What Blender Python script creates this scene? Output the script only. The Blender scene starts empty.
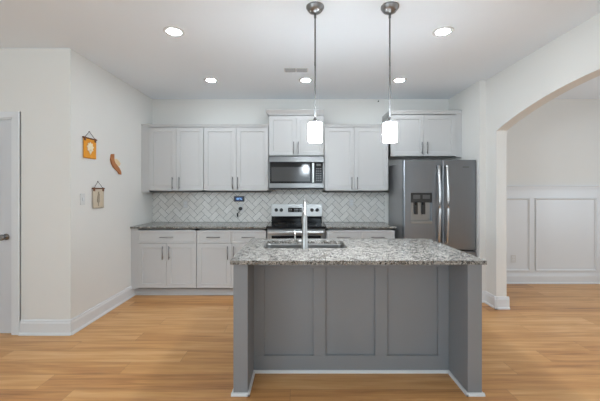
import bpy, bmesh, math, random
from mathutils import Vector, Matrix
random.seed(7)
S = bpy.context.scene
COL = S.collection
PI = math.pi

# ------------------------------------------------------------------ camera, world, exposure
cam_d = bpy.data.cameras.new('camera')
cam_d.lens = 19.8; cam_d.sensor_width = 36.0; cam_d.sensor_fit = 'HORIZONTAL'
cam_d.shift_y = -10.0 / 600.0
cam_d.clip_start = 0.05
cam = bpy.data.objects.new('camera', cam_d); COL.objects.link(cam)
cam.location = (0, 0, 1.38); cam.rotation_euler = (PI / 2, 0, 0)
S.camera = cam
W = bpy.data.worlds.new('world'); S.world = W; W.use_nodes = True
W.node_tree.nodes['Background'].inputs[0].default_value = (0.85, 0.93, 1.0, 1)
W.node_tree.nodes['Background'].inputs[1].default_value = 1.0
S.view_settings.view_transform = 'Standard'
S.view_settings.look = 'None'
S.view_settings.gamma = 1.0
S.view_settings.use_curve_mapping = False
S.view_settings.exposure = 0.54
LENS_E = 92.0       # recessed lamps, emission strength
SHADE_E = 72.0
SPOT_W = 21.0 #
def area(name, loc, rot, sx, sy, watts, colr=(1, 1, 1)):
    l = bpy.data.lights.new(name, 'AREA'); l.shape = 'RECTANGLE'; l.size = sx; l.size_y = sy
    l.energy = watts; l.color = colr
    o = bpy.data.objects.new(name, l); COL.objects.link(o); o.location = loc; o.rotation_euler = rot
    return o
# added fill lamps set at unseen window openings in rear, side and dining walls
FILL_TINT = (0.69, 0.87, 1)
area('window_daylight', (-2.3, -3.93, 1.45), (PI / 2, 0, 0), 1.4, 1.4, 13, FILL_TINT)
area('window_daylight', (0.9, -3.93, 1.25), (PI / 2, 0, 0), 2.1, 1.8, 20, FILL_TINT)
area('window_daylight', (-4.40, -2.4, 1.45), (0, -PI / 2 - 1.0, 0), 1.6, 2.2, 108, FILL_TINT)  # added fill, tilted up to brighten the ceiling
area('window_daylight', (5.66, 2.4, 1.5), (0, PI / 2, 0), 1.3, 1.6, 31, (0.78, 0.90, 1))  # added fill to light the dining room

# ------------------------------------------------------------------ materials
def new_mat(name):
    m = bpy.data.materials.new(name); m.use_nodes = True
    return m, m.node_tree.nodes, m.node_tree.links, m.node_tree.nodes['Principled BSDF']
def mat(name, c, rough=0.5, metal=0.0, noise=0.03, scale=6.0, emis=0, spec=0.5, coat=0, bump=0.0, stretch=(1, 1, 1), emc=None):
    m, N, L, b = new_mat(name)
    b.inputs['Roughness'].default_value = rough; b.inputs['Metallic'].default_value = metal
    b.inputs['Specular IOR Level'].default_value = spec
    b.inputs['Coat Weight'].default_value = coat
    tc = N.new('ShaderNodeTexCoord'); mp = N.new('ShaderNodeMapping'); L.new(tc.outputs['Object'], mp.inputs[0])
    mp.inputs['Scale'].default_value = stretch
    nz = N.new('ShaderNodeTexNoise'); nz.inputs['Scale'].default_value = scale; nz.inputs['Detail'].default_value = 3
    L.new(mp.outputs[0], nz.inputs['Vector'])
    mx = N.new('ShaderNodeMix'); mx.data_type = 'RGBA'
    mx.inputs[6].default_value = tuple(max(0, v * (1 - noise)) for v in c) + (1,)
    mx.inputs[7].default_value = tuple(min(1, v * (1 + noise)) for v in c) + (1,)
    L.new(nz.outputs['Fac'], mx.inputs[0]); L.new(mx.outputs[2], b.inputs['Base Color'])
    if bump:
        bp = N.new('ShaderNodeBump'); bp.inputs['Strength'].default_value = bump; bp.inputs['Distance'].default_value = 0.002
        L.new(nz.outputs['Fac'], bp.inputs['Height']); L.new(bp.outputs[0], b.inputs['Normal'])
    if emis:
        b.inputs['Emission Color'].default_value = (emc or c) + (1,); b.inputs['Emission Strength'].default_value = emis
    return m

M = {}
M['ceil'] = mat('ceiling_paint', (0.85, 0.90, 0.95), 0.9, noise=0.01, scale=2)
M['wall'] = mat('wall_paint', (0.765, 0.748, 0.713), 0.85, noise=0.015, scale=3)
M['trim'] = mat('trim_paint', (0.74, 0.75, 0.76), 0.4, noise=0.01)
M['cab'] = mat('cabinet_paint', (0.56, 0.555, 0.55), 0.38, noise=0.012, scale=4)
M['cabin'] = mat('cabinet_inside', (0.62, 0.62, 0.62), 0.5, noise=0.02)
M['door'] = mat('door_paint', (0.66, 0.67, 0.69), 0.4, noise=0.01)
M['island'] = mat('island_paint', (0.245, 0.256, 0.270), 0.42, noise=0.03, scale=5)
M['nickel'] = mat('brushed_nickel', (0.27, 0.27, 0.27), 0.33, 1.0, noise=0.05, scale=30)
M['chrome'] = mat('chrome', (0.42, 0.42, 0.41), 0.34, 1.0, noise=0.02)
M['steel'] = mat('stainless_steel', (0.36, 0.36, 0.355), 0.33, 1.0, noise=0.05, scale=8, stretch=(1, 1, 40))
M['steel_dark'] = mat('microwave_steel', (0.20, 0.20, 0.20), 0.30, 1.0, noise=0.05, scale=8, stretch=(1, 1, 40))
M['rodm'] = mat('satin_rod', (0.13, 0.13, 0.13), 0.65, 0.2, noise=0.05)
M['slat'] = mat('vent_slat', (0.45, 0.45, 0.45), 0.6)
M['fridge'] = mat('fridge_steel', (0.27, 0.285, 0.305), 0.33, 1.0, noise=0.05, scale=6, stretch=(30, 30, 0.6))
M['fridge_side'] = mat('fridge_side_paint', (0.33, 0.33, 0.335), 0.4, 0.3, noise=0.03)
M['handle_b'] = mat('bright_handle', (0.62, 0.62, 0.62), 0.28, 1.0, noise=0.02)
M['blackglass'] = mat('black_glass', (0.010, 0.010, 0.011), 0.07, 0.0, noise=0.1, spec=0.35)
M['black'] = mat('black_plastic', (0.02, 0.02, 0.02), 0.45, noise=0.1)
M['mwin'] = mat('microwave_window', (0.055, 0.055, 0.055), 0.12, 0.0, noise=0.08, scale=60, spec=0.5)
M['white'] = mat('white_plastic', (0.66, 0.655, 0.64), 0.35, noise=0.01)
M['dark'] = mat('dark_gap', (0.03, 0.03, 0.03), 0.7)
M['screen'] = mat('blue_screen', (0.005, 0.015, 0.06), 0.2, emis=0.06, emc=(0.02, 0.12, 0.55))
M['glyph'] = mat('screen_digits', (0.3, 0.6, 0.9), 0.4, emis=0.6, emc=(0.25, 0.55, 1.0))
M['digit'] = mat('range_digits', (0.25, 0.25, 0.25), 0.4, emis=0.05)
M['lens'] = mat('lamp_lens', (1.0, 1.0, 1.0), 0.4, emis=LENS_E, emc=(0.83, 0.925, 1.0))
M['shade'] = mat('opal_glass', (1.0, 1.0, 1.0), 0.3, emis=SHADE_E, emc=(0.83, 0.925, 1.0))
M['orange_cloth'] = mat('orange_cloth', (0.80, 0.33, 0.035), 0.9, noise=0.12, scale=40, bump=0.4)
M['beige_cloth'] = mat('beige_cloth', (0.60, 0.51, 0.39), 0.9, noise=0.08, scale=40, bump=0.4)
M['motif_w'] = mat('cream_motif', (0.88, 0.76, 0.56), 0.9, noise=0.1, scale=60)
M['motif_b'] = mat('brown_motif', (0.42, 0.35, 0.27), 0.9, noise=0.2, scale=60)
M['rod'] = mat('brown_wood_rod', (0.17, 0.06, 0.025), 0.6, noise=0.3, scale=30)
M['cord'] = mat('brown_cord', (0.12, 0.08, 0.06), 0.8)
M['orn'] = mat('orange_brown_wood', (0.44, 0.17, 0.06), 0.5, noise=0.25, scale=18)
M['orn2'] = mat('pale_wood', (0.78, 0.60, 0.36), 0.5, noise=0.1, scale=18)
M['glass'] = mat('window_glass', (0.9, 0.95, 1.0), 0.05)
M['glass'].node_tree.nodes['Principled BSDF'].inputs['Transmission Weight'].default_value = 1.0
M['grout'] = mat('grout', (0.13, 0.125, 0.118), 0.9, noise=0.05)
M['ventm'] = mat('vent_grille', (0.33, 0.33, 0.33), 0.6)
M['rubber'] = mat('grey_badge', (0.09, 0.09, 0.09), 0.4)

def nd(N, t, **kw):
    n = N.new(t)
    for k, v in kw.items(): setattr(n, k, v)
    return n
def math_n(N, L, op, a, b=None):
    n = N.new('ShaderNodeMath'); n.operation = op
    for i, v in enumerate((a, b)):
        if v is None: continue
        if isinstance(v, (int, float)): n.inputs[i].default_value = v
        else: L.new(v, n.inputs[i])
    return n.outputs[0]
def ramp(N, L, fac, stops):
    r = N.new('ShaderNodeValToRGB'); L.new(fac, r.inputs[0])
    e = r.color_ramp.elements
    while len(e) < len(stops): e.new(0.5)
    for el, (p, c) in zip(e, stops): el.position = p; el.color = tuple(c) + (1,)
    return r.outputs[0]

def floor_mat():
    m, N, L, b = new_mat('oak_plank_floor')
    tc = nd(N, 'ShaderNodeTexCoord'); sp = nd(N, 'ShaderNodeSeparateXYZ'); L.new(tc.outputs['Object'], sp.inputs[0])
    PW, PL = 0.184, 1.5
    v = math_n(N, L, 'DIVIDE', sp.outputs['Y'], PW); row = math_n(N, L, 'FLOOR', v); fv = math_n(N, L, 'FRACT', v)
    wn = nd(N, 'ShaderNodeTexWhiteNoise', noise_dimensions='1D'); L.new(row, wn.inputs['W'])
    u = math_n(N, L, 'ADD', math_n(N, L, 'DIVIDE', sp.outputs['X'], PL), wn.outputs['Value'])
    coln = math_n(N, L, 'FLOOR', u); fu = math_n(N, L, 'FRACT', u)
    cb = nd(N, 'ShaderNodeCombineXYZ'); L.new(row, cb.inputs[0]); L.new(coln, cb.inputs[1])
    w2 = nd(N, 'ShaderNodeTexWhiteNoise', noise_dimensions='2D'); L.new(cb.outputs[0], w2.inputs['Vector'])
    # grain, shifted per plank
    cg = nd(N, 'ShaderNodeCombineXYZ')
    L.new(math_n(N, L, 'ADD', math_n(N, L, 'MULTIPLY', sp.outputs['X'], 1.1), math_n(N, L, 'MULTIPLY', w2.outputs['Value'], 37.0)), cg.inputs[0])
    L.new(math_n(N, L, 'MULTIPLY', sp.outputs['Y'], 15.0), cg.inputs[1]); L.new(math_n(N, L, 'MULTIPLY', w2.outputs['Value'], 11.0), cg.inputs[2])
    n1 = nd(N, 'ShaderNodeTexNoise'); n1.inputs['Scale'].default_value = 1.3; n1.inputs['Detail'].default_value = 5; n1.inputs['Distortion'].default_value = 0.6
    L.new(cg.outputs[0], n1.inputs['Vector'])
    cg2 = nd(N, 'ShaderNodeCombineXYZ')
    L.new(math_n(N, L, 'MULTIPLY', sp.outputs['X'], 4.0), cg2.inputs[0]); L.new(math_n(N, L, 'MULTIPLY', sp.outputs['Y'], 110.0), cg2.inputs[1]); L.new(w2.outputs['Value'], cg2.inputs[2])
    n2 = nd(N, 'ShaderNodeTexNoise'); n2.inputs['Scale'].default_value = 1.0; n2.inputs['Detail'].default_value = 3
    L.new(cg2.outputs[0], n2.inputs['Vector'])
    f = math_n(N, L, 'ADD', math_n(N, L, 'MULTIPLY', w2.outputs['Value'], 0.22),
               math_n(N, L, 'ADD', math_n(N, L, 'MULTIPLY', n1.outputs['Fac'], 0.78), math_n(N, L, 'MULTIPLY', n2.outputs['Fac'], 0.30)))
    c = ramp(N, L, f, [(0.34, (0.33, 0.130, 0.038)), (0.54, (0.55, 0.255, 0.083)), (0.72, (0.67, 0.345, 0.125)), (0.92, (0.78, 0.47, 0.21))])
    # seams
    s1 = math_n(N, L, 'LESS_THAN', fv, 0.014); s2 = math_n(N, L, 'LESS_THAN', fu, 0.0018)
    sm = math_n(N, L, 'MULTIPLY', math_n(N, L, 'MAXIMUM', s1, s2), 0.45)
    mx = nd(N, 'ShaderNodeMix', data_type='RGBA'); L.new(sm, mx.inputs[0]); L.new(c, mx.inputs[6]); mx.inputs[7].default_value = (0.10, 0.05, 0.025, 1)
    L.new(mx.outputs[2], b.inputs['Base Color'])
    b.inputs['Roughness'].default_value = 0.36
    bp = nd(N, 'ShaderNodeBump'); bp.inputs['Strength'].default_value = 0.15; bp.inputs['Distance'].default_value = 0.002
    L.new(n2.outputs['Fac'], bp.inputs['Height']); L.new(bp.outputs[0], b.inputs['Normal'])
    return m
M['floor'] = floor_mat()

def granite_mat():
    m, N, L, b = new_mat('speckled_granite')
    tc = nd(N, 'ShaderNodeTexCoord')
    v1 = nd(N, 'ShaderNodeTexVoronoi'); v1.inputs['Scale'].default_value = 170; L.new(tc.outputs['Object'], v1.inputs['Vector'])
    sc = nd(N, 'ShaderNodeSeparateColor'); L.new(v1.outputs['Color'], sc.inputs[0])
    c1 = ramp(N, L, sc.outputs[0], [(0.0, (0.008, 0.008, 0.008)), (0.17, (0.018, 0.018, 0.017)), (0.22, (0.12, 0.113, 0.10)), (0.38, (0.25, 0.237, 0.215)), (0.62, (0.35, 0.337, 0.31)), (1.0, (0.47, 0.455, 0.42))])
    r = c1.node.color_ramp; r.interpolation = 'LINEAR'
    nz = nd(N, 'ShaderNodeTexNoise'); nz.inputs['Scale'].default_value = 26; nz.inputs['Detail'].default_value = 4; L.new(tc.outputs['Object'], nz.inputs['Vector'])
    c2 = ramp(N, L, nz.outputs['Fac'], [(0.34, (0.45, 0.44, 0.43)), (0.55, (1, 1, 1)), (1.0, (1, 1, 1))])
    mx = nd(N, 'ShaderNodeMix', data_type='RGBA', blend_type='MULTIPLY'); mx.inputs[0].default_value = 1.0
    L.new(c1, mx.inputs[6]); L.new(c2, mx.inputs[7]); L.new(mx.outputs[2], b.inputs['Base Color'])
    b.inputs['Roughness'].default_value = 0.17; b.inputs['Specular IOR Level'].default_value = 0.6; b.inputs['Coat Weight'].default_value = 0.0; b.inputs['Coat Roughness'].default_value = 0.12
    return m
M['granite'] = granite_mat()

def tile_mat():
    m, N, L, b = new_mat('glazed_tile')
    g = nd(N, 'ShaderNodeNewGeometry')
    c = ramp(N, L, g.outputs['Random Per Island'], [(0.0, (0.76, 0.735, 0.70)), (0.5, (0.80, 0.78, 0.745)), (1.0, (0.84, 0.82, 0.79))])
    tc = nd(N, 'ShaderNodeTexCoord'); nz = nd(N, 'ShaderNodeTexNoise'); nz.inputs['Scale'].default_value = 9; nz.inputs['Detail'].default_value = 4
    L.new(tc.outputs['Object'], nz.inputs['Vector'])
    c2 = ramp(N, L, nz.outputs['Fac'], [(0.3, (0.90, 0.90, 0.89)), (0.7, (1, 1, 1))])
    mx = nd(N, 'ShaderNodeMix', data_type='RGBA', blend_type='MULTIPLY'); mx.inputs[0].default_value = 1.0
    L.new(c, mx.inputs[6]); L.new(c2, mx.inputs[7]); L.new(mx.outputs[2], b.inputs['Base Color'])
    b.inputs['Roughness'].default_value = 0.25
    return m
M['tile'] = tile_mat()

# ------------------------------------------------------------------ helpers
ORG = {}
class MB:
    """collects shapes given in room coordinates; build() links them as one mesh object"""
    def __init__(s): s.bm = bmesh.new()
    def box(s, x0, x1, y0, y1, z0, z1, bev=0.0, seg=2):
        x0, x1 = sorted((x0, x1)); y0, y1 = sorted((y0, y1)); z0, z1 = sorted((z0, z1))
        t = bmesh.new()
        bmesh.ops.create_cube(t, size=1.0)
        for v in t.verts:
            v.co = Vector(((x0 + x1) / 2 + v.co.x * (x1 - x0), (y0 + y1) / 2 + v.co.y * (y1 - y0), (z0 + z1) / 2 + v.co.z * (z1 - z0)))
        if bev: bmesh.ops.bevel(t, geom=t.edges[:], offset=bev, segments=seg, profile=0.5, affect='EDGES')
        s.merge(t); return s
    def merge(s, t):
        mp = {v: s.bm.verts.new(v.co) for v in t.verts}
        for f in t.faces:
            try:
                nf = s.bm.faces.new([mp[v] for v in f.verts]); nf.smooth = f.smooth
            except ValueError: pass
        t.free()
    def lathe(s, c, prof, axis='Z', n=32, smooth=True):
        """prof: (radius, height) pairs along the axis from c"""
        c = Vector(c); rings = []
        for r, h in prof:
            ring = []
            for i in range(n):
                a = 2 * PI * i / n; p, q = r * math.cos(a), r * math.sin(a)
                d = {'Z': (p, q, h), 'Y': (p, h, q), 'X': (h, p, q)}[axis]
                ring.append(s.bm.verts.new(c + Vector(d)))
            rings.append(ring)
        fs = []
        for a, b in zip(rings, rings[1:]):
            for i in range(n):
                fs.append(s.bm.faces.new([a[i], a[(i + 1) % n], b[(i + 1) % n], b[i]]))
        for f in fs: f.smooth = smooth
        s.bm.faces.new(rings[0]); s.bm.faces.new(rings[-1])
        return s
    def tube(s, pts, r, n=10, smooth=True):
        pts = [Vector(p) for p in pts]; rr = r if isinstance(r, (list, tuple)) else [r] * len(pts)
        rings = []; ref = None
        for i, p in enumerate(pts):
            d = (pts[min(i + 1, len(pts) - 1)] - pts[max(i - 1, 0)]).normalized()
            if ref is None:
                ref = Vector((0, 0, 1)) if abs(d.z) < 0.9 else Vector((1, 0, 0))
            a = d.cross(ref).normalized(); bb = d.cross(a).normalized(); ref = -bb if False else bb.cross(d) if False else ref
            ring = [s.bm.verts.new(p + (a * math.cos(2 * PI * k / n) + bb * math.sin(2 * PI * k / n)) * rr[i]) for k in range(n)]
            rings.append(ring)
        for a, b in zip(rings, rings[1:]):
            for i in range(n):
                f = s.bm.faces.new([a[i], a[(i + 1) % n], b[(i + 1) % n], b[i]]); f.smooth = smooth
        s.bm.faces.new(rings[0]); s.bm.faces.new(rings[-1])
        return s
    def prism(s, pts, vec, inset=0.0):
        """polygon (3-D points) extruded along vec"""
        vec = Vector(vec)
        a = [s.bm.verts.new(Vector(p)) for p in pts]
        c = sum((Vector(p) for p in pts), Vector()) / len(pts)
        b = []
        for p in pts:
            q = Vector(p) + vec
            if inset:
                d = (c - Vector(p)); q += d.normalized() * inset
            b.append(s.bm.verts.new(q))
        s.bm.faces.new(a); s.bm.faces.new(b)
        n = len(a)
        for i in range(n): s.bm.faces.new([a[i], a[(i + 1) % n], b[(i + 1) % n], b[i]])
        return s
    def shaker(s, x0, x1, z0, z1, yf, t=0.02, fr=0.057, rec=0.009, sg=1):
        """framed panel door, face at yf looking to -Y (sg=1) or +Y (sg=-1)"""
        def rect(i, y, j=None):
            j = i if j is None else j
            return [s.bm.verts.new(p) for p in ((x0 + i, y, z0 + j), (x1 - i, y, z0 + j), (x1 - i, y, z1 - j), (x0 + i, y, z1 - j))]
        e = 0.0015
        R = [rect(0, yf + t * sg), rect(0, yf + e * sg), rect(e, yf), rect(fr, yf), rect(fr + 0.004, yf + rec * sg)]
        for a, b in zip(R, R[1:]):
            for i in range(4): s.bm.faces.new([a[i], a[(i + 1) % 4], b[(i + 1) % 4], b[i]])
        s.bm.faces.new(R[0]); s.bm.faces.new(R[-1])
        return s
    def crown(s, x0, x1, yf, yb, prof, left=True, right=True):
        rings = []
        for o, z in prof:
            l = o if left else 0; r = o if right else 0
            rings.append([s.bm.verts.new(p) for p in ((x0 - l, yb, z), (x0 - l, yf - o, z), (x1 + r, yf - o, z), (x1 + r, yb, z))])
        for a, b in zip(rings, rings[1:]):
            for i in range(4): s.bm.faces.new([a[i], a[(i + 1) % 4], b[(i + 1) % 4], b[i]])
        s.bm.faces.new(rings[0]); s.bm.faces.new(rings[-1])
        return s
    def profile(s, p0, p1, nrm, prof):
        """prof (out, z) closed outline swept from p0 to p1, out along nrm"""
        p0, p1, nrm = Vector((*p0, 0)), Vector((*p1, 0)), Vector((*nrm, 0))
        A = [s.bm.verts.new(p0 + nrm * o + Vector((0, 0, z))) for o, z in prof]
        B = [s.bm.verts.new(p1 + nrm * o + Vector((0, 0, z))) for o, z in prof]
        n = len(A)
        for i in range(n): s.bm.faces.new([A[i], A[(i + 1) % n], B[(i + 1) % n], B[i]])
        s.bm.faces.new(A); s.bm.faces.new(B)
        return s
    def build(s, name, m, parent=None, kind=None, label=None, cat=None, group=None):
        bm = s.bm
        bmesh.ops.recalc_face_normals(bm, faces=bm.faces[:])
        if parent is not None: org = ORG[parent.name]
        else:
            xs = [v.co.x for v in bm.verts]; ys = [v.co.y for v in bm.verts]; zs = [v.co.z for v in bm.verts]
            org = Vector(((min(xs) + max(xs)) / 2, (min(ys) + max(ys)) / 2, min(zs)))
        for v in bm.verts: v.co -= org
        me = bpy.data.meshes.new(name); bm.to_mesh(me); bm.free()
        me.materials.append(m)
        o = bpy.data.objects.new(name, me); COL.objects.link(o)
        ORG[o.name] = org
        if parent is not None: o.parent = parent
        else: o.location = org
        if kind: o['kind'] = kind
        if label: o['label'] = label
        if cat: o['category'] = cat
        if group: o['group'] = group
        return o
def thing(name, label, cat, loc, group=None):
    o = bpy.data.objects.new(name, None); COL.objects.link(o); o.location = loc
    o.empty_display_size = 0.1
    o['label'] = label; o['category'] = cat
    if group: o['group'] = group
    ORG[o.name] = Vector(loc)
    return o
def dup(root, loc, label):
    r = root.copy(); COL.objects.link(r); r.location = loc; r['label'] = label
    for ch in list(root.children):
        c = ch.copy(); COL.objects.link(c); c.parent = r
        for g in ch.children:
            d = g.copy(); COL.objects.link(d); d.parent = c
    return r
def struct(name, mb, m, label=None): return mb.build(name, m, None, 'structure', label)

# ------------------------------------------------------------------ the room
CZ = 2.74; YB = 4.91; XL = -2.196; YH = 3.16; XA = 2.215; XR = 2.29; XR2 = 2.41; YS = 4.07
struct('floor', MB().box(-4.6, 6.0, -4.2, 5.1, -0.1, 0), M['floor'])
struct('ceiling', MB().box(-4.6, 6.0, -4.2, 5.1, CZ, CZ + 0.1), M['ceil'])
struct('wall_back', MB().box(XL - 0.12, 5.9, YB, YB + 0.12, 0, CZ), M['wall'])
struct('wall_left', MB().box(XL - 0.12, XL, YH + 0.12, YB, 0, CZ), M['wall'])
DX0, DX1, DZ = -3.56, -2.745, 2.075
wm = MB().box(-4.5, DX0, YH, YH + 0.12, 0, CZ).box(DX1, XL, YH, YH + 0.12, 0, CZ).box(DX0, DX1, YH, YH + 0.12, DZ, CZ)
struct('wall_hall', wm, M['wall'])
def pierced(x0, x1, y0, y1, wy0, wy1, wz0, wz1, m):
    return m.box(x0, x1, y0, wy0, 0, CZ).box(x0, x1, wy1, y1, 0, CZ).box(x0, x1, wy0, wy1, 0, wz0).box(x0, x1, wy0, wy1, wz1, CZ)
def side_frame(xa, xb, y0, y1, z0, z1):
    f = MB()
    for (a, b, c, d) in ((y0, y0 + .05, z0, z1), (y1 - .05, y1, z0, z1), (y0, y1, z0, z0 + .05), (y0, y1, z1 - .05, z1), (y0, y1, (z0 + z1) / 2 - .02, (z0 + z1) / 2 + .02), ((y0 + y1) / 2 - .02, (y0 + y1) / 2 + .02, z0, z1)):
        f.box(xa, xb, a, b, c, d)
    return f
struct('wall_side', pierced(-4.6, -4.5, -4.0, YH + 0.12, -3.55, -1.25, .6, 2.3, MB()), M['wall'])
struct('window_4', side_frame(-4.57, -4.52, -3.55, -1.25, .6, 2.3), M['trim'])  # unseen window, added together with its upward fill lamp
struct('wall_dining_front', MB().box(XR2, 5.8, -.12, 0, 0, CZ), M['wall'])
struct('wall_alcove', MB().box(XA, XR2, YS, YB, 0, CZ), M['wall'])
# arch wall
AC, AH, AS, AP = 2.40, 1.45, 2.076, 2.311
RR = (AH ** 2 + (AP - AS) ** 2) / (2 * (AP - AS))
aw = MB(); bm = aw.bm
n = 40
ys = [AC - AH + 2 * AH * i / n for i in range(n + 1)]
zs = [AP - RR + math.sqrt(RR ** 2 - (y - AC) ** 2) for y in ys]
outline = [(-4.0, 0), (AC - AH, 0)] + list(zip(ys, zs)) + [(AC + AH, 0), (YS, 0), (YS, CZ)]
def vv(x, y, z): return bm.verts.new((x, y, z))
for (xa) in (XR, XR2):
    lo = [vv(xa, y, z) for y, z in zip(ys, zs)]; hi = [vv(xa, y, CZ) for y in ys]
    for i in range(n): bm.faces.new([lo[i], lo[i + 1], hi[i + 1], hi[i]])
    a0 = vv(xa, 0.0, 0); a1 = vv(xa, AC - AH, 0); a2 = vv(xa, 0.0, CZ)
    bm.faces.new([a0, a1, lo[0], hi[0], a2])
    b0 = vv(xa, AC + AH, 0); b1 = vv(xa, YS, 0); b2 = vv(xa, YS, CZ)
    bm.faces.new([b0, b1, b2, hi[-1], lo[-1]])
    if xa == XR: P = (lo, a1, b0, b1, b2)
    else: Q = (lo, a1, b0, b1, b2)
for i in range(n):
    f = bm.faces.new([P[0][i], P[0][i + 1], Q[0][i + 1], Q[0][i]])
bm.faces.new([P[1], P[0][0], Q[0][0], Q[1]]); bm.faces.new([P[2], P[0][-1], Q[0][-1], Q[2]]); bm.faces.new([P[3], P[4], Q[4], Q[3]])
aw.box(XR, XR2, -4.0, 0.0, 0, CZ)
struct('wall_right', aw, M['wall'])
# rear wall behind the camera; both unseen window openings added for the fill lamps
w = MB()
WN = [(-3.05, -1.55, 0.7, 2.2), (-0.2, 2.0, 0.25, 2.25)]
w.box(-4.5, WN[0][0], -4.12, -4.0, 0, CZ).box(WN[0][1], WN[1][0], -4.12, -4.0, 0, CZ).box(WN[1][1], XR2, -4.12, -4.0, 0, CZ)
for a, b, c, d in WN: w.box(a, b, -4.12, -4.0, 0, c).box(a, b, -4.12, -4.0, d, CZ)
struct('wall_rear', w, M['wall'])
for i, (a, b, c, d) in enumerate(WN):
    f = MB()
    for (x0, x1, z0, z1) in ((a, a + .05, c, d), (b - .05, b, c, d), (a, b, c, c + .05), (a, b, d - .05, d), ((a + b) / 2 - .02, (a + b) / 2 + .02, c, d), (a, b, (c + d) / 2 - .02, (c + d) / 2 + .02)):
        f.box(x0, x1, -4.09, -4.04, z0, z1)
    wf = struct('window_%d' % (i + 1), f, M['trim'])
# dining room far wall; its unseen window is added for the fill lamp
w = MB().box(5.8, 5.9, -.12, 1.55, 0, CZ).box(5.8, 5.9, 3.25, YB, 0, CZ).box(5.8, 5.9, 1.55, 3.25, 0, .8).box(5.8, 5.9, 1.55, 3.25, 2.2, CZ)
struct('wall_dining', w, M['wall'])
f = MB()
for (y0, y1, z0, z1) in ((1.55, 1.6, .8, 2.2), (3.2, 3.25, .8, 2.2), (1.55, 3.25, .8, .85), (1.55, 3.25, 2.15, 2.2), (1.55, 3.25, 1.48, 1.52)):
    f.box(5.82, 5.87, y0, y1, z0, z1)
struct('window_3', f, M['trim'])

# baseboards
BP = [(0, 0), (0.026, 0), (0.026, 0.012), (0.018, 0.022), (0.014, 0.024), (0.014, 0.112), (0.010, 0.122), (0.008, 0.138), (0, 0.145)]
struct('baseboard_left', MB().profile((XL, YH - 0.014), (XL, 4.362), (1, 0), BP), M['trim'])
struct('baseboard_hall', MB().profile((-2.672, YH), (XL + 0.014, YH), (0, -1), BP), M['trim'])
struct('baseboard_right', MB().profile((XR, AC + AH - 0.026), (XR, YS), (-1, 0), BP).profile((XR - 0.026, AC + AH), (XR2 + 0.026, AC + AH), (0, -1), BP)
       .profile((XA, YS + .0), (XA, YB), (-1, 0), [(o * .8, z) for o, z in BP]), M['trim'])
struct('baseboard_alcove', MB().profile((XR - 0.0, YS), (XA, YS), (0, -1), [(o * .5, z) for o, z in BP]), M['trim'])
struct('baseboard_arch', MB().profile((XR, -4.0), (XR, AC - AH), (-1, 0), BP), M['trim'])
struct('baseboard_dining', MB().profile((XR2, YB - .012), (5.8, YB - .012), (0, -1), BP), M['trim'])
struct('baseboard_side', MB().profile((XR2, AC + AH), (XR2, YB), (1, 0), BP), M['trim'])
# wainscot of the dining room: flat white field, rail, picture frame panels
wz = MB().box(XR2, 5.8, YB - 0.012, YB, 0, 1.38)
struct('trim_1', wz, M['trim'])
struct('trim_2', MB().profile((XR2, YB), (5.8, YB), (0, -1), [(0, 1.375), (.018, 1.375), (.02, 1.40), (.024, 1.41), (.026, 1.432), (.04, 1.44), (.04, 1.455), (0, 1.455)]), M['trim'])
k = 0
for x0, x1 in ((2.49, 3.408), (3.487, 4.395), (4.474, 5.39)):
    f = MB(); y1 = YB - .012; wd = 0.026
    z0, z1 = .187, 1.268
    rings = []
    for ins, dy in ((0, 0), (0, .010), (.008, .018), (.016, .012), (wd, .006), (wd, 0)):
        rings.append([f.bm.verts.new(p) for p in ((x0 + ins, y1 - dy, z0 + ins), (x1 - ins, y1 - dy, z0 + ins), (x1 - ins, y1 - dy, z1 - ins), (x0 + ins, y1 - dy, z1 - ins))])
    for a, b in zip(rings, rings[1:] + rings[:1]):
        for i in range(4): f.bm.faces.new([a[i], a[(i + 1) % 4], b[(i + 1) % 4], b[i]])
    struct('trim_%d' % (3 + k), f, M['trim']); k += 1

# door and casing
d = MB(); dx0, dx1 = DX0 + .018, DX1 - .018; yf = YH + 0.012
cols = ((dx0 + .105, (dx0 + dx1) / 2 - .05), ((dx0 + dx1) / 2 + .05, dx1 - .105))
d.box(dx0, dx1, yf + .008, yf + .036, .01, DZ - .018)
rows = [(.25, .80), (.98, 1.86)]
# stiles and rails proud of the panel field
d.box(dx0, dx0 + .105, yf, yf + .01, .01, DZ - .018); d.box(dx1 - .105, dx1, yf, yf + .01, .01, DZ - .018)
d.box((dx0 + dx1) / 2 - .05, (dx0 + dx1) / 2 + .05, yf, yf + .01, .01, DZ - .018)
for z0, z1 in ((.01, .25), (.80, .98), (1.86, DZ - .018)): d.box(dx0, dx1, yf + .0003, yf + .01, z0, z1)
for a, b in cols:
    for z0, z1 in rows: d.box(a + .02, b - .02, yf + .003, yf + .009, z0 + .02, z1 - .02, .003)
dr = struct('door_1', d, M['door'])
kx, kz = -2.822, 0.935
MB().lathe((kx, yf, kz), [(0.0305, -.001), (.0305, -.006), (.012, -.010), (.011, -.030), (.022, -.036), (.029, -.048), (.028, -.060), (.018, -.068)], 'Y').build('knob', M['nickel'], dr)
MB().box(dx1 - .004, dx1 + .006, yf - .002, yf + .010, kz - .03, kz + .03).build('latch_plate', M['nickel'], dr)
jb = MB().box(DX1 - .016, DX1, YH - .004, YH + .12, 0, DZ).box(DX0, DX0 + .016, YH - .004, YH + .12, 0, DZ).box(DX0, DX1, YH - .004, YH + .12, DZ - .016, DZ)
cw = .072
for (x0, x1, z0, z1) in ((DX1 - .002, DX1 + cw, 0, DZ + .002), (DX0 - cw, DX0 + .002, 0, DZ + .002), (DX0 - cw, DX1 + cw, DZ, DZ + .058)):
    jb.box(x0, x1, YH - .014, YH, z0, z1, .003); 
jb.box(DX1 + cw - .014, DX1 + cw, YH - .02, YH, 0, DZ + .058, .003)
struct('trim_6', jb, M['trim'])

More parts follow.
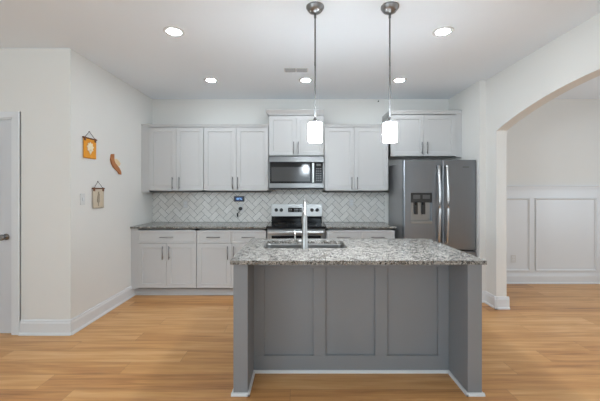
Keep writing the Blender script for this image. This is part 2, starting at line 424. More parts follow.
# ------------------------------------------------------------------ tiled backsplash
TW = 0.0762; G = 0.0032
def clip(poly, ax, val, keep_gt):
    out = []
    for i in range(len(poly)):
        p, q = poly[i], poly[(i + 1) % len(poly)]
        ip = (p[ax] > val) == keep_gt; iq = (q[ax] > val) == keep_gt
        if ip: out.append(p)
        if ip != iq:
            t = (val - p[ax]) / (q[ax] - p[ax]); out.append(tuple(p[k] + t * (q[k] - p[k]) for k in (0, 1)))
    return out
def backsplash():
    X0, X1, Z0, Z1 = XL + .002, 1.262, .915, 1.405
    yb = YB
    g = MB().box(X0, X1, yb - .006, yb, Z0, Z1)
    bs = g.build('tile_backsplash', M['grout'], None, 'structure')
    t = MB(); r2 = math.sqrt(2); ct = 0
    ox, oz = -0.875, 1.13
    for a in range(-40, 41):
        for b in range(-40, 41):
            bu, bv = a + 2 * b, a - 2 * b
            for (u0, u1, v0, v1) in ((0, 2, 0, 1), (0, 1, 1, 3)):
                g2 = G / 2 / TW
                cs = [(bu + u0 + g2, bv + v0 + g2), (bu + u1 - g2, bv + v0 + g2), (bu + u1 - g2, bv + v1 - g2), (bu + u0 + g2, bv + v1 - g2)]
                p = [(ox + (u - v) / r2 * TW, oz + (u + v) / r2 * TW) for u, v in cs]
                for ax, val, gt in ((0, X0, True), (0, X1, False), (1, Z0, True), (1, Z1, False)):
                    if p: p = clip(p, ax, val, gt)
                if len(p) < 3: continue
                ar = abs(sum(p[i][0] * p[(i + 1) % len(p)][1] - p[(i + 1) % len(p)][0] * p[i][1] for i in range(len(p)))) / 2
                if ar < 1e-4: continue
                t.prism([(x, yb - .005, z) for x, z in p], (0, -.005, 0), inset=.0012); ct += 1
    t.build('tile_pattern', M['tile'], bs)
backsplash()

# ------------------------------------------------------------------ cabinets
YU = 4.58      # upper carcass face
def pull(x, z0, z1, y, parent, horiz=False, L=None, sg=1):
    h = MB(); r = .0058; o = y - .030 * sg
    if horiz:
        h.tube([(x - L / 2, o, z0), (x + L / 2, o, z0)], r)
        for s in (-1, 1): h.tube([(x + s * (L / 2 - .025), o, z0), (x + s * (L / 2 - .025), y + .002 * sg, z0)], r * .8)
    else:
        h.tube([(x, o, z0), (x, o, z1)], r)
        for zz in (z0 + .025, z1 - .025): h.tube([(x, o, zz), (x, y + .002 * sg, zz)], r * .8)
    return h.build('handle', M['nickel'], parent)
CROWN_S = [(0, 2.262), (.004, 2.262), (.006, 2.275), (.014, 2.288), (.016, 2.296), (0, 2.296)]
def carcass(x0, x1, y0, y1, z0, z1):
    t = .018
    return MB().box(x0, x0 + t, y0, y1, z0, z1).box(x1 - t, x1, y0, y1, z0, z1).box(x0, x1, y0, y1, z1 - t, z1).box(x0, x1, y0, y1, z0, z0 + t).box(x0, x1, y1 - .008, y1, z0, z1) \
        .box(x0, x1, y0, y0 + .02, z0, z0 + .03).box(x0, x1, y0, y0 + .02, z1 - .03, z1).box(x0, x0 + .03, y0, y0 + .02, z0, z1).box(x1 - .03, x1, y0, y0 + .02, z0, z1)
def upper(x0, x1, z0, z1, doors, label, hx, hz, dz, crown=None, cl=True, cr=True, yu=YU, filler=None, ledge=True):
    c = thing('wall_cabinet', label, 'cabinet', ((x0 + x1) / 2, (yu + YB) / 2, z0))
    carcass(x0, x1, yu, YB - .001, z0, z1).build('cabinet_box', M['cab'], c)
    for (a, b), h in zip(doors, hx):
        dd = MB().shaker(a, b, dz[0], dz[1], yu - .021).build('door', M['cab'], c)
        pull(h, hz[0], hz[1], yu - .021, dd)
    if filler:
        MB().box(filler[0], filler[1], yu - .012, yu, z0, z1).build('filler_strip', M['cab'], c)
    if crown:
        MB().crown(x0, x1, yu - .006, YB - .001, crown, cl, cr).build('crown_moulding', M['cab'], c)
    return c
Z0, Z1 = 1.355, 2.262
upper(XL + .001, -1.3335, Z0, Z1, [(-2.084, -1.711), (-1.708, -1.3365)], 'white two-door wall cabinet in the left corner, its edge against the side wall', (-1.757, -1.662), (1.395, 1.565), (1.385, 2.252),
      CROWN_S, False, False, filler=(XL + .001, -2.088))
upper(-1.3325, -.4335, Z0, Z1, [(-1.329, -.882), (-.879, -.438)], 'white two-door wall cabinet hanging directly left of the microwave and above the small blue-lit screen', (-.927, -.857), (1.395, 1.565), (1.385, 2.252),
      CROWN_S, False, False)
CROWN_B = [(0, 2.425), (.006, 2.425), (.008, 2.437), (.02, 2.455), (.042, 2.482), (.048, 2.488), (.048, 2.497), (0, 2.497)]
upper(-.4325, .3335, 1.853, 2.425, [(-.428, -.051), (-.048, .329)], 'short raised white wall cabinet with crown moulding above the microwave', (-.088, -.024), (1.885, 2.05), (1.864, 2.413),
      CROWN_B, True, False)
upper(.3345, 1.222, Z0, Z1, [(.339, .7495), (.7525, 1.217)], 'white two-door wall cabinet between the microwave and the refrigerator cabinet', (.713, .79), (1.395, 1.565), (1.385, 2.252),
      CROWN_S, False, False)
CROWN_F = [(0, 2.425), (.004, 2.425), (.006, 2.44), (.018, 2.47), (.02, 2.478), (0, 2.478)]
upper(1.2235, XA - .002, 1.838, 2.425, [(1.240, 1.690), (1.694, 2.13)], 'short raised white wall cabinet above the stainless refrigerator', (1.66, 1.733), (1.875, 2.04), (1.850, 2.413),
      CROWN_F, False, False, yu=4.53, filler=(2.132, XA - .002))

YC = 4.30      # base carcass face
def base(x0, x1, drawers, doors, hd, label, filler=None):
    c = thing('base_cabinet', label, 'cabinet', ((x0 + x1) / 2, (YC + YB) / 2, 0))
    carcass(x0, x1, YC, YB - .001, .1, .886).build('cabinet_box', M['cab'], c)
    MB().box(x0, x1, YC + .06, YC + .075, 0, .1).box(x0, x1, YC + .046, YC + .06, 0, .018, .003).build('toe_kick', M['cab'], c)
    for a, b in drawers:
        dr_ = MB().shaker(a, b, .698, .858, YC - .021, fr=.022, rec=.006).build('drawer', M['cab'], c)
        pull((a + b) / 2, .777, 0, YC - .021, dr_, True, .175)
    for (a, b), h in zip(doors, hd):
        dd = MB().shaker(a, b, .114, .694, YC - .021).build('door', M['cab'], c)
        pull(h, .49, .66, YC - .021, dd)
    if filler: MB().box(filler[0], filler[1], YC - .012, YC, .1, .886).build('filler_strip', M['cab'], c)
base(XL + .001, -1.3425, [(-2.10, -1.3455)], [(-2.10, -1.7355), (-1.7325, -1.3455)], (-1.775, -1.69), 'white base cabinet with one wide drawer over two doors, in the left corner', (XL + .001, -2.104))
base(-1.3415, -.436, [(-1.3385, -.8960), (-.8925, -.440)], [(-1.3385, -.8960), (-.8925, -.440)], (-.935, -.858), 'white base cabinet with two drawers side by side, directly left of the range')
base(.340, 1.232, [(.344, .778), (.782, 1.227)], [(.344, .778), (.782, 1.227)], (.745, .815), 'white base cabinet with two drawers, between the range and the refrigerator')

def worktop(x0, x1, label):
    MB().box(x0, x1, 4.262, YB - .001, .888, .914, .003).build('worktop', M['granite'], None, None, label, 'worktop')
worktop(XL + .001, -.437, 'long speckled granite worktop on the left base cabinets')
worktop(.339, 1.248, 'short speckled granite worktop between the range and the refrigerator')

# ------------------------------------------------------------------ island
IX0, IX1 = -.449, 1.226
isl = thing('kitchen_island', 'grey panelled kitchen island with open knee space and white base strip in the foreground', 'kitchen island', ((IX0 + IX1) / 2, 2.65, 0))
YF, YP, YE = 2.222, 2.52, 3.16
for nm, (a, b) in (('l', (IX0, IX0 + .097)), ('r', (IX1 - .097, IX1))):
    MB().box(a, b, YF, YP + .02, 0, .886, .002).box(a + (0 if nm == 'l' else .079), b - (.079 if nm == 'l' else 0), YP + .02, YE, 0, .886).build('end_panel', M['island'], isl)
MB().box(IX0 + .097, IX1 - .097, YP, YP + .018, 0, .886).build('back_panel', M['island'], isl)
ix0, ix1 = IX0 + .097, IX1 - .097
for cx in (ix0 + .035, .147, .616):
    MB().box(cx - .046 if cx > -.2 else ix0, cx + .046, YP - .018, YP, .128, .80, .0015).build('stile', M['island'], isl)
MB().box(ix1 - .082, ix1, YP - .018, YP, .128, .80, .0015).build('stile', M['island'], isl)
MB().box(ix0, ix1, YP - .018, YP, .02, .128, .0015).build('bottom_rail', M['island'], isl)
MB().box(ix0, ix1, YP - .018, YP, .80, .886, .0015).build('top_rail', M['island'], isl)
q = [(0, 0), (.014, 0), (.014, .010), (.009, .018), (0, .020)]
MB().profile((ix0, YP - .018), (ix1, YP - .018), (0, -1), q).profile((ix0, YF - .014), (ix0, YP - .018), (1, 0), q).profile((ix1, YF - .014), (ix1, YP - .018), (-1, 0), q) \
    .profile((IX0 - .014, YF), (ix0 + .014, YF), (0, -1), q).profile((ix1 - .014, YF), (IX1 + .014, YF), (0, -1), q) \
    .profile((IX0, YF), (IX0, YE), (-1, 0), q).profile((IX1, YF), (IX1, YE), (1, 0), q).build('base_strip', M['trim'], isl, label='white strip along the floor')
MB().box(IX0 + .018, IX1 - .018, YP + .018, YE - .02, .10, .118).box(IX0 + .018, IX1 - .018, YE - .08, YE - .065, 0, .1).box(IX0 + .018, IX1 - .018, YE - .02, YE, .10, .16).box(IX0 + .018, IX1 - .018, YE - .02, YE, .84, .886).build('cabinet_frame', M['island'], isl)
xs_ = [IX0 + .02 + (IX1 - IX0 - .04) * i / 4 for i in range(5)]
for i in range(4):
    dd = MB().shaker(xs_[i] + .002, xs_[i + 1] - .002, .13, .87, YE + .021, sg=-1).build('door', M['island'], isl)
    pull(xs_[i + 1] - .05 if i % 2 == 0 else xs_[i] + .05, .66, .82, YE + .021, dd, sg=-1)
# worktop with a sink cut-out
def rrect(x0, x1, y0, y1, r, n=6):
    P = []
    for cx, cy, a0 in ((x1 - r, y1 - r, 0), (x0 + r, y1 - r, 90), (x0 + r, y0 + r, 180), (x1 - r, y0 + r, 270)):
        for i in range(n + 1):
            a = math.radians(a0 + 90 * i / n); P.append((cx + r * math.cos(a), cy + r * math.sin(a)))
    return P
TX0, TX1, TY0, TY1 = -.466, 1.243, 2.190, 3.195
SX0, SX1, SY0, SY1 = -.305, .388, 2.668, 3.06
def ring_plate(m, outer, inner, z0, z1):
    bm = m.bm
    Vs = [[bm.verts.new((x, y, z)) for x, y in L_] for L_ in (outer, inner) for z in (z1, z0)]
    ot, ob, it, ib = Vs; n = len(ot)
    for i in range(n):
        j = (i + 1) % n
        for q4 in ((ot[i], ot[j], it[j], it[i]), (ob[i], ob[j], ib[j], ib[i]), (ot[i], ot[j], ob[j], ob[i]), (it[i], it[j], ib[j], ib[i])):
            bm.faces.new(q4)
inner = rrect(SX0, SX1, SY0, SY1, .045); outer = []
# outer corner points matched to the inner loop: whole quadrant arcs go to a tight corner
outer = rrect(TX0, TX1, TY0, TY1, .006)
t = MB(); ring_plate(t, outer, inner, .888, .914)
t.build('worktop', M['granite'], None, None, 'speckled granite slab on top of the grey island, with the sink cut into it', 'worktop')
# sink
sk = thing('sink', 'undermount stainless steel sink set in the island worktop', 'sink', ((SX0 + SX1) / 2, (SY0 + SY1) / 2, .68))
s_ = MB(); bm = s_.bm
loops = []
for ins, z, r in ((-.02, .8868, .05), (-.003, .8868, .045), (.0, .876, .045), (.006, .70, .045), (.03, .682, .06), (.12, .680, .05)):
    loops.append([bm.verts.new((x, y, z)) for x, y in rrect(SX0 + ins, SX1 - ins, SY0 + ins, SY1 - ins, r)])
for a, b in zip(loops, loops[1:]):
    for i in range(len(a)):
        f = bm.faces.new([a[i], a[(i + 1) % len(a)], b[(i + 1) % len(a)], b[i]])
bm.faces.new(loops[-1])
sb = s_.build('basin', M['steel'], sk)
MB().lathe(((SX0 + SX1) / 2, (SY0 + SY1) / 2, .681), [(.055, 0), (.055, .003), (.045, .004), (.03, .001)]).build('drain', M['chrome'], sk)
# faucet
fx, fy = .038, 2.636
fc = thing('faucet', 'tall chrome pull-down kitchen faucet with side lever, standing on the island', 'faucet', (fx, fy, .914))
MB().lathe((fx, fy, .914), [(.0275, 0), (.0275, .006), (.0245, .012), (.0235, .09), (.021, .17), (.018, .25), (.0125, .31)]).build('body', M['chrome'], fc)
pts = [(fx, fy, 1.20), (fx, fy, 1.235)]
for i in range(13):
    a = PI - PI * i / 12; pts.append((fx, fy + .085 + .085 * math.cos(a), 1.232 + .070 * math.sin(a)))
pts.append((fx, fy + .170, 1.21))
MB().tube(pts, .0115, 14).build('spout', M['chrome'], fc)
MB().lathe((fx, fy + .170, 1.095), [(.020, 0), (.0245, .003), (.024, .05), (.018, .10), (.012, .125)]).build('spray_head', M['chrome'], fc)
MB().tube([(fx - .015, fy, .975), (fx - .065, fy, .975)], .011, 12).tube([(fx - .070, fy, .965), (fx - .077, fy, 1.0), (fx - .080, fy, 1.06)], [.009, .007, .005], 10).build('lever', M['chrome'], fc)

# ------------------------------------------------------------------ range
rx0, rx1 = -.430, .332; rc = (rx0 + rx1) / 2
rg = thing('range', 'stainless and black freestanding electric range between the base cabinets', 'stove', (rc, 4.55, 0))
MB().box(rx0 + .001, rx1 - .001, 4.285, 4.895, .03, .895, .003).build('oven_body', M['black'], rg)
MB().box(rx0, rx1, 4.262, 4.86, .895, .918, .004).build('cooktop', M['blackglass'], rg)
for bx, by, br in ((-.20, .16, .09), (.19, .16, .075), (-.19, .42, .075), (.20, .42, .095)):
    MB().lathe((rc + bx, 4.262 + by, .918), [(br, 0), (br, .0008), (br - .004, .0008), (br - .004, .0)], n=40).build('burner_ring', M['rubber'], rg)
MB().box(rx0 + .012, rx1 - .012, 4.845, 4.90, .918, 1.005, .003).build('backguard', M['blackglass'], rg)
pn = MB()
pn.prism([(rx0 + .01, 4.832, 1.003), (rx0 + .01, 4.842, 1.178), (rx0 + .01, 4.90, 1.178), (rx0 + .01, 4.90, 1.003)], (rx1 - rx0 - .02, 0, 0))
cp = pn.build('control_panel', M['steel'], rg)
def on_panel(z): return 4.832 + (z - 1.003) * .01 / .175
MB().box(rc - .125, rc + .075, on_panel(1.09) - .004, on_panel(1.09) + .01, 1.062, 1.128, .001).build('display', M['blackglass'], cp)
for dx in (-.105, -.085, -.03, -.01, .012, .045, .06):
    dg = MB()
    dg.box(rc + dx, rc + dx + .010, on_panel(1.09) - .006, on_panel(1.09) - .003, 1.09, 1.112); dg.box(rc + dx - .004, rc + dx + .008, on_panel(1.09) - .006, on_panel(1.09) - .003, 1.073, 1.078)
    dg.build('display_digit', M['digit'], cp)
for kx_ in (-.300, -.225, .225, .300):
    MB().lathe((rc + kx_, on_panel(1.095) + .004, 1.094), [(.0255, 0), (.0255, -.012), (.020, -.016), (.019, -.030), (.014, -.033)], 'Y', 24).box(rc + kx_ - .003, rc + kx_ + .003, on_panel(1.095) - .032, on_panel(1.095) - .02, 1.078, 1.110).build('knob', M['black'], rg)
od = MB().shaker(rx0 + .004, rx1 - .004, .205, .872, 4.262, t=.022, fr=.052, rec=.003).build('oven_door', M['steel'], rg)
MB().box(rx0 + .062, rx1 - .062, 4.2635, 4.272, .27, .795, .001).build('window', M['blackglass'], od)
hb = MB().box(rx0 + .022, rx1 - .022, 4.205, 4.228, .822, .856, .009, 3)
for s in (rx0 + .035, rx1 - .065): hb.box(s, s + .03, 4.222, 4.264, .827, .85, .002)
hb.build('handle', M['handle_b'], od)
MB().box(rx0 + .004, rx1 - .004, 4.264, 4.285, .04, .195, .002).build('storage_drawer', M['steel'], rg)
for a in (rx0 + .04, rx1 - .08):
    for b in (4.32, 4.82): MB().lathe((a + .02, b, 0), [(.018, 0), (.018, .01), (.01, .012), (.01, .032)], n=16).build('foot', M['black'], rg)

# ------------------------------------------------------------------ microwave
mx0, mx1, mz0, mz1, my = -.427, .328, 1.402, 1.850, 4.512
mw = thing('microwave', 'stainless over-the-range microwave with black glass door', 'microwave', ((mx0 + mx1) / 2, 4.7, mz0))
MB().box(mx0, mx1, my + .03, YB - .012, mz0 + .0, mz1 + .001, .002).build('microwave_body', M['black'], mw)
d0, d1 = mx0 + .001, mx1 - .001
MB().box(d0, d1, my, my + .03, 1.768, 1.846, .004).build('top_grille', M['steel_dark'], mw)
dm = MB().box(d0, .198, my + .002, my + .03, 1.414, 1.765, .003).build('door', M['blackglass'], mw)
MB().box(d0 + .035, .135, my - .0005, my + .004, 1.505, 1.70, .001).build('window', M['mwin'], dm)
MB().box(d0 - .0005, .30, my - .003, my + .006, 1.416, 1.478, .002).build('bottom_strip', M['steel_dark'], dm)
MB().box(d0 - .0005, d0 + .014, my - .003, my + .006, 1.478, 1.765, .002).build('side_strip', M['steel_dark'], dm)
hh = MB().box(.163, .193, my - .045, my - .028, 1.485, 1.757, .006, 3)
for zz in (1.50, 1.73): hh.box(.17, .187, my - .03, my + .004, zz, zz + .016)
hh.build('handle', M['steel'], dm)
cpn = MB().box(.1985, d1 - .0135, my + .002, my + .03, 1.414, 1.765, .003).build('control_panel', M['blackglass'], mw)
MB().box(.225, .285, my, my + .003, 1.715, 1.745).build('display', M['rubber'], cpn)
bt = MB()
for r_ in range(6):
    for c_ in range(3): bt.box(.222 + c_ * .026, .240 + c_ * .026, my + .0008, my + .003, 1.51 + r_ * .032, 1.526 + r_ * .032)
bt.build('buttons', M['rubber'], cpn)
MB().box(.3005, d1, my - .003, my + .03, 1.416, 1.478, .002).box(d1 - .013, d1, my - .003, my + .03, 1.4785, 1.765, .002).build('panel_frame', M['steel_dark'], mw)
MB().box(mx0 + .01, mx1 - .01, my + .01, my + .1, mz0 - .010, mz0).build('vent_strip', M['black'], mw)

# ------------------------------------------------------------------ refrigerator
fx0, fx1 = 1.296, 2.204; fy = 4.125; sx = 1.777
fr = thing('refrigerator', 'stainless french-door refrigerator with ice and water dispenser', 'refrigerator', ((fx0 + fx1) / 2, 4.5, 0))
MB().box(fx0 + .006, fx1 - .008, fy + .085, YB - .06, .03, 1.735, .004).build('cabinet_body', M['fridge_side'], fr)
for a in (fx0 + .04, fx1 - .12): MB().box(a, a + .08, fy + .078, fy + .17, 1.7355, 1.765, .006).build('hinge_cover', M['black'], fr)
z0, z1 = .635, 1.765
# left door with dispenser recess
hx0, hx1, hz0, hz1 = 1.385, 1.652, .968, 1.352
dl = MB()
bm = dl.bm
def rc4(x0, x1, z0_, z1_, y): return [bm.verts.new(p) for p in ((x0, y, z0_), (x1, y, z0_), (x1, y, z1_), (x0, y, z1_))]
R = [rc4(fx0, sx - .003, z0, z1, fy + .075), rc4(fx0, sx - .003, z0, z1, fy + .012), rc4(fx0 + .004, sx - .007, z0 + .004, z1 - .004, fy + .003), rc4(fx0 + .012, sx - .015, z0 + .012, z1 - .012, fy),
     rc4(hx0, hx1, hz0, hz1, fy), rc4(hx0 + .003, hx1 - .003, hz0 + .003, hz1 - .003, fy + .055)]
for a, b in zip(R, R[1:]):
    for i in range(4): bm.faces.new([a[i], a[(i + 1) % 4], b[(i + 1) % 4], b[i]])
bm.faces.new(R[0]); bm.faces.new(R[-1])
ld = dl.build('door', M['fridge'], fr)
MB().box(hx0 + .003, hx1 - .003, fy + .004, fy + .012, 1.23, hz1 - .003, .002).build('dispenser_controls', M['black'], ld)
dsp = MB().box(hx0 + .004, hx1 - .004, fy + .05, fy + .054, hz0 + .004, hz1 - .004)
dsp.build('dispenser_back', M['steel'], ld)
MB().box(hx0 - .001, hx1 + .001, fy - .006, fy + .05, hz0, hz0 + .03, .003).build('drip_tray', M['steel'], ld)
pd = MB()
for a in (hx0 + .055, hx0 + .150): pd.box(a, a + .045, fy + .030, fy + .038, 1.08, 1.225, .003).tube([(a + .022, fy + .03, 1.245), (a + .022, fy + .03, 1.20)], .016, 12)
pd.build('dispenser_paddle', M['black'], ld)
for a in (hx0 + .03, hx0 + .15): MB().box(a, a + .09, fy + .002, fy + .006, 1.275, 1.325, .001).build('dispenser_screen', M['rubber'], ld)
rdm = MB(); bm = rdm.bm
R = [rc4(sx + .003, fx1, z0, z1, fy + .075), rc4(sx + .003, fx1, z0, z1, fy + .012), rc4(sx + .007, fx1 - .004, z0 + .004, z1 - .004, fy + .003), rc4(sx + .015, fx1 - .012, z0 + .012, z1 - .012, fy)]
for a, b in zip(R, R[1:]):
    for i in range(4): bm.faces.new([a[i], a[(i + 1) % 4], b[(i + 1) % 4], b[i]])
bm.faces.new(R[0]); bm.faces.new(R[-1])
rd = rdm.build('door', M['fridge'], fr)
bdg = MB()
for i in range(7): bdg.box(2.035 + i * .011, 2.043 + i * .011, fy - .002, fy + .001, 1.668, 1.678)
bdg.build('badge', M['rubber'], rd)
MB().box(fx0, fx1, fy, fy + .075, .06, .618, .006).build('freezer_drawer', M['fridge'], fr)
MB().box(fx0 + .02, fx1 - .02, fy + .02, fy + .09, .618, .635).box(sx - .003, sx + .003, fy + .02, fy + .09, .635, 1.74).build('gasket', M['dark'], fr)
def bow(x, parent):
    P_ = []; rr_ = []
    for i in range(17):
        tt = i / 16; zz = .735 + tt * (1.685 - .735)
        P_.append((x, fy - .030 - .035 * math.sin(PI * tt), zz)); rr_.append(.0145)
    P_ = [(x, fy + .001, .735)] + P_ + [(x, fy + .001, 1.685)]; rr_ = [.013] + rr_ + [.013]
    m_ = MB(); m_.tube(P_, rr_, 12); m_.build('handle', M['handle_b'], parent)
bow(sx - .055, ld); bow(sx + .048, rd)
hm = MB().tube([(fx0 + .1, fy - .05, .575), (fx1 - .1, fy - .05, .575)], .013, 12)
for a in (fx0 + .13, fx1 - .13): hm.tube([(a, fy - .05, .575), (a, fy + .002, .575)], .010, 10)
hm.build('freezer_handle', M['handle_b'], fr)
MB().box(fx0 + .02, fx1 - .02, fy + .03, fy + .085, 0.0, .058).build('kick_grille', M['black'], fr)

# ------------------------------------------------------------------ ceiling fixtures
px, py = .112, 2.44
pl = thing('pendant_lamp', 'left one of the two pendant lamps over the island, white cylinder shade on thin rod', 'pendant lamp', (px, py, 1.73), 'pendant lamps over the island')
MB().lathe((px, py, CZ), [(.066, 0), (.066, -.012), (.060, -.018), (.059, -.024), (.045, -.040), (.020, -.052), (.010, -.056)]).build('canopy', M['nickel'], pl)
for a in (-.035, .035): MB().lathe((px + a, py - .02, CZ - .040), [(.005, 0), (.005, -.008), (.002, -.011)], n=10).build('canopy_screw', M['chrome'], pl)
MB().tube([(px, py, CZ - .055), (px, py, 1.925)], .0058, 10).tube([(px, py, CZ - .055), (px, py, CZ - .085)], .009, 10).tube([(px, py, 2.30), (px, py, 2.33)], .0066, 10).build('rod', M['rodm'], pl)
MB().lathe((px, py, 1.8805), [(.024, 0), (.030, .008), (.018, .014), (.010, .034), (.007, .04)]).build('cap', M['nickel'], pl)
MB().lathe((px, py, 1.73), [(.044, .010), (.048, .008), (.050, .011), (.050, .145), (.047, .149), (.028, .151)]).build('shade', M['shade'], pl)
for lx in (px, .664):
    l = bpy.data.lights.new('pendant_bulb', 'SPOT'); l.energy = SPOT_W; l.spot_size = math.radians(140); l.spot_blend = 0.6; l.shadow_soft_size = 0.045; l.color = (0.93, 0.955, 1.0)
    lo_ = bpy.data.objects.new('pendant_bulb', l); COL.objects.link(lo_); lo_.location = (lx, py, 1.722)
dup(pl, (.664, py, 1.73), 'right one of the two pendant lamps over the island, white cylinder shade on thin rod')

dl0 = None
spots = [((-1.075, 2.82), 'round recessed ceiling light nearest the camera on the left'),
         ((-1.095, 4.06), 'round recessed ceiling light in the far row, above the left cabinets'),
         ((.072, 4.06), 'round recessed ceiling light in the far row, just behind the ceiling vent'),
         ((1.222, 4.06), 'round recessed ceiling light in the far row, right of both pendant rods'),
         ((1.222, 2.82), 'round recessed ceiling light nearest the camera, right of the pendant lamps')]
for (x, y), lb in spots:
    if dl0 is None:
        dl0 = thing('recessed_light', lb, 'ceiling light', (x, y, CZ - .012), 'recessed ceiling lights')
        r = MB(); bm = r.bm; nn = 40; Ls = []
        for rad, z in ((.088, CZ), (.086, CZ - .005), (.078, CZ - .009), (.0565, CZ - .006), (.0565, CZ)):
            Ls.append([bm.verts.new((x + rad * math.cos(2 * PI * i / nn), y + rad * math.sin(2 * PI * i / nn), z)) for i in range(nn)])
        for a, b in zip(Ls, Ls[1:]):
            for i in range(nn): bm.faces.new([a[i], a[(i + 1) % nn], b[(i + 1) % nn], b[i]])
        r.build('trim_ring', M['white'], dl0)
        MB().lathe((x, y, CZ - .007), [(.056, .006), (.056, 0)], n=40).build('lens', M['lens'], dl0)
    else: dup(dl0, (x, y, CZ - .012), lb)
vx, vy = -.045, 3.72
vt = thing('ceiling_vent', 'small rectangular two-section air vent in the ceiling left of the pendant rod', 'vent', (vx, vy, CZ - .01))
MB().box(vx - .134, vx + .134, vy - .058, vy + .058, CZ - .004, CZ, .001).build('frame', M['white'], vt)
for s in (-1, 1):
    MB().box(vx + s * .066 - .056, vx + s * .066 + .056, vy - .052, vy + .052, CZ - .006, CZ - .004).build('grille', M['ventm'], vt)
sl = MB()
for s in (-1, 1):
    for i in range(7):
        yy = vy - .048 + i * .0155; sl.box(vx + s * .066 - .055, vx + s * .066 + .055, yy, yy + .003, CZ - .009, CZ - .006)
sl.build('slats', M['slat'], vt)

# ------------------------------------------------------------------ things on the walls
def wp(u, v, off=0.0):
    """photo position on the left wall -> room coordinates"""
    s = (300 - u) / (-XL); return (XL + off, 330 / s, 1.38 + (190.5 - v) / s)
def banner(y0, y1, z0, z1, zc, clothm, motm, label, motif):
    b = thing('wall_banner', label, 'wall hanging', (XL, (y0 + y1) / 2, z0))
    nx, nz = 14, 12; m_ = MB(); bm = m_.bm
    def wav(i, j): return XL + .010 + .003 * math.sin(i * 1.1) * (1 - j / nz)
    F_ = [[bm.verts.new((wav(i, j) + .0025, y0 + (y1 - y0) * i / nx, z0 + (z1 - z0) * j / nz)) for i in range(nx + 1)] for j in range(nz + 1)]
    B_ = [[bm.verts.new((wav(i, j) - .0005, y0 + (y1 - y0) * i / nx, z0 + (z1 - z0) * j / nz)) for i in range(nx + 1)] for j in range(nz + 1)]
    for j in range(nz):
        for i in range(nx):
            for K in (F_, B_):
                f = bm.faces.new([K[j][i], K[j][i + 1], K[j + 1][i + 1], K[j + 1][i]]); f.smooth = True
    for j in range(nz):
        for i in (0, nx): bm.faces.new([F_[j][i], F_[j + 1][i], B_[j + 1][i], B_[j][i]])
    for i in range(nx):
        for j in (0, nz): bm.faces.new([F_[j][i], F_[j][i + 1], B_[j][i + 1], B_[j][i]])
    m_.build('cloth', clothm, b)
    MB().tube([(XL + .012, y0 - .010, z1), (XL + .012, y1 + .010, z1)], .0075, 10).build('hanging_rod', M['rod'], b)
    MB().tube([(XL + .012, y0 + .02, z1 + .005), (XL + .006, (y0 + y1) / 2, zc), (XL + .012, y1 - .02, z1 + .005)], .0022, 6).lathe((XL, (y0 + y1) / 2, zc), [(.004, 0), (.004, .006), (.006, .008)], 'X', 10).build('cord', M['cord'], b)
    for yy in (y0 + .018, y1 - .018): MB().box(XL + .003, XL + .021, yy - .010, yy + .010, z1 - .030, z1 + .010, .003).build('rod_loop', M['rod'], b)
    motif((y0 + y1) / 2, (z0 + z1) / 2).build('motif', motm, b)
LC = [0]
def leaf(m_, y, z, a, l, w):
    P_ = []
    for i in range(12):
        t_ = 2 * PI * i / 12; u_, v_ = l / 2 + l / 2 * math.cos(t_), w / 2 * math.sin(t_)
        P_.append((XL + .0135, y + u_ * math.cos(a) - v_ * math.sin(a), z + u_ * math.sin(a) + v_ * math.cos(a)))
    LC[0] = (LC[0] + 1) % 23
    m_.prism(P_, (.003 + .0002 * LC[0], 0, 0))
def flower(y, z):
    m_ = MB()
    for k in range(7): leaf(m_, y, z + .012, math.radians(90 + (k - 3) * 42), .056, .030)
    leaf(m_, y, z - .065, math.radians(90), .075, .008)
    for s in (60, 120): leaf(m_, y, z - .055, math.radians(s), .045, .016)
    return m_
def feather(y, z):
    m_ = MB(); leaf(m_, y - .01, z - .085, math.radians(86), .15, .007)
    for k in range(8):
        for s in (-1, 1): leaf(m_, y - .008 + k * .001, z - .055 + k * .016, math.radians(90 + s * 38), .040 - k * .003, .007)
    return m_
banner(3.330, 3.535, 1.712, 1.920, 1.992, M['orange_cloth'], M['motif_w'], 'orange cloth banner with a cream motif hanging from a rod on the left wall', flower)
banner(3.480, 3.675, 1.190, 1.402, 1.476, M['beige_cloth'], M['motif_b'], 'beige cloth banner with a faint grey-brown motif hanging low on the left wall', feather)
orn = thing('wall_ornament', 'curved orange-brown wooden ornament with pale inner patch on the left wall', 'wall ornament', wp(115, 175))
op = [(163, 130), (173, 129), (173, 142), (173, 156), (178, 170), (188, 182), (196, 192), (204, 208), (205, 221), (198, 219), (191, 207), (182, 199), (171, 187), (163, 172), (159, 152)]
MB().prism([wp(74 + a / 4.455, 125 + b / 4.455, .001) for a, b in op], (.018, 0, 0)).build('curved_body', M['orn'], orn)
op2 = [(176, 152), (186, 151), (193, 158), (203, 172), (198, 183), (190, 183), (180, 170), (175, 160)]
MB().prism([wp(74 + a / 4.455, 125 + b / 4.455, .002) for a, b in op2], (.012, 0, 0)).build('inner_patch', M['orn2'], orn)

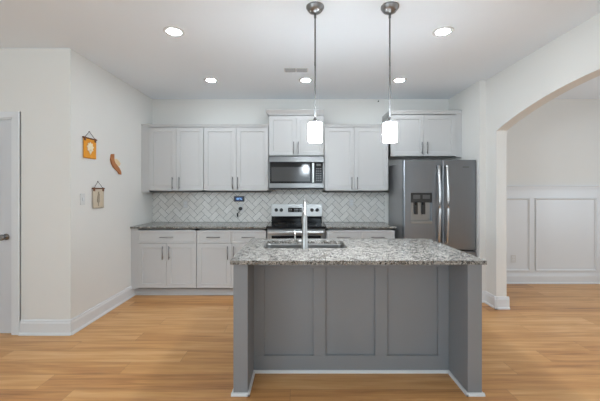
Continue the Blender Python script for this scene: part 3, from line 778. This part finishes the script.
def plate(kind, label, c, axis, w=.072, h=.115, cat='outlet', outlet=True):
    x, y, z = c
    t_ = thing(kind, label, cat, c)
    m_ = MB()
    def bx(mm, a0, a1, z0_, z1_, d0_, d1_, bev=0):
        if axis == 'X': mm.box(x + d0_, x + d1_, y + a0, y + a1, z + z0_, z + z1_, bev)
        else: mm.box(x + a0, x + a1, y - d0_, y - d1_, z + z0_, z + z1_, bev)
    bx(m_, -w / 2, w / 2, -h / 2, h / 2, 0, .006, .002); m_.build('plate', M['white'], t_)
    if outlet:
        for zz in (-.022, .022):
            m2 = MB(); bx(m2, -.017, .017, zz - .014, zz + .014, .005, .008, .002)
            so = m2.build('socket', M['trim'], t_)
            for a in (-.007, .005):
                m3 = MB(); bx(m3, a, a + .002, zz - .004, zz + .006, .007, .0085); m3.build('slot', M['dark'], so)
    else:
        m2 = MB(); bx(m2, -.009, .009, -.018, .018, .005, .014, .003); m2.build('toggle', M['trim'], t_)
p = wp(82.3, 199.2)
plate('light_switch', 'white light switch plate on the left wall beside the beige banner', p, 'X', cat='light switch', outlet=False)
plate('wall_outlet', 'white outlet plate on the tiles below the left corner wall cabinet', (-1.70, YB - .0105, 1.175), 'Y')
plate('wall_outlet', 'white outlet plate on the tiles right of the range', (.765, YB - .0105, 1.20), 'Y')
plate('wall_outlet', 'white outlet plate on the tiles below the small blue-lit screen', (-.876, YB - .0105, 1.135), 'Y')
plate('wall_outlet', 'white outlet plate low on the dining room wainscot', (3.165, YB - .0125, .37), 'Y')
tb = thing('smart_display', 'small black screen lit blue, fixed on the tiles above an outlet', 'display', (-.90, YB - .012, 1.215))
MB().box(-.977, -.826, YB - .030, YB - .0105, 1.216, 1.296, .004).build('housing', M['black'], tb)
sc = MB().box(-.958, -.845, YB - .0312, YB - .029, 1.229, 1.283).build('screen', M['screen'], tb)
gl = MB()
for x0, x1, z0_, z1_ in ((-.935, -.929, 1.245, 1.27), (-.922, -.908, 1.266, 1.270), (-.922, -.908, 1.245, 1.249), (-.922, -.918, 1.245, 1.27), (-.912, -.908, 1.245, 1.27), (-.895, -.881, 1.266, 1.270), (-.895, -.881, 1.256, 1.260), (-.885, -.881, 1.245, 1.27), (-.872, -.858, 1.245, 1.249), (-.872, -.868, 1.245, 1.27)):
    gl.box(x0, x1, YB - .0322, YB - .031, z0_, z1_)
gl.build('digits', M['glyph'], sc)
pg = thing('power_adapter', 'round black plug in the outlet below the blue screen, its cord hanging', 'plug', (-.876, YB - .02, 1.10))
MB().lathe((-.880, YB - .018, 1.112), [(.024, 0), (.026, -.006), (.026, -.030), (.020, -.034)], 'Y', 24).build('plug_body', M['black'], pg)
MB().tube([(-.880, YB - .044, 1.10), (-.884, YB - .046, 1.075), (-.905, YB - .034, 1.06), (-.924, YB - .03, 1.045)], .003, 6).build('cable', M['black'], pg)
MB().box(-.934, -.914, YB - .036, YB - .020, .990, 1.048, .004).build('connector', M['black'], pg)

MB().lathe((1.166, YB - .0005, 2.708), [(.011, 0), (.011, -.003), (.005, -.006), (.004, -.014)], 'Y', 12).build('wall_hook', M['dark'], None, None, 'tiny dark fixing high on the back wall beside the right pendant rod', 'hook')  # dark nub modelled for a tiny hole in the wall
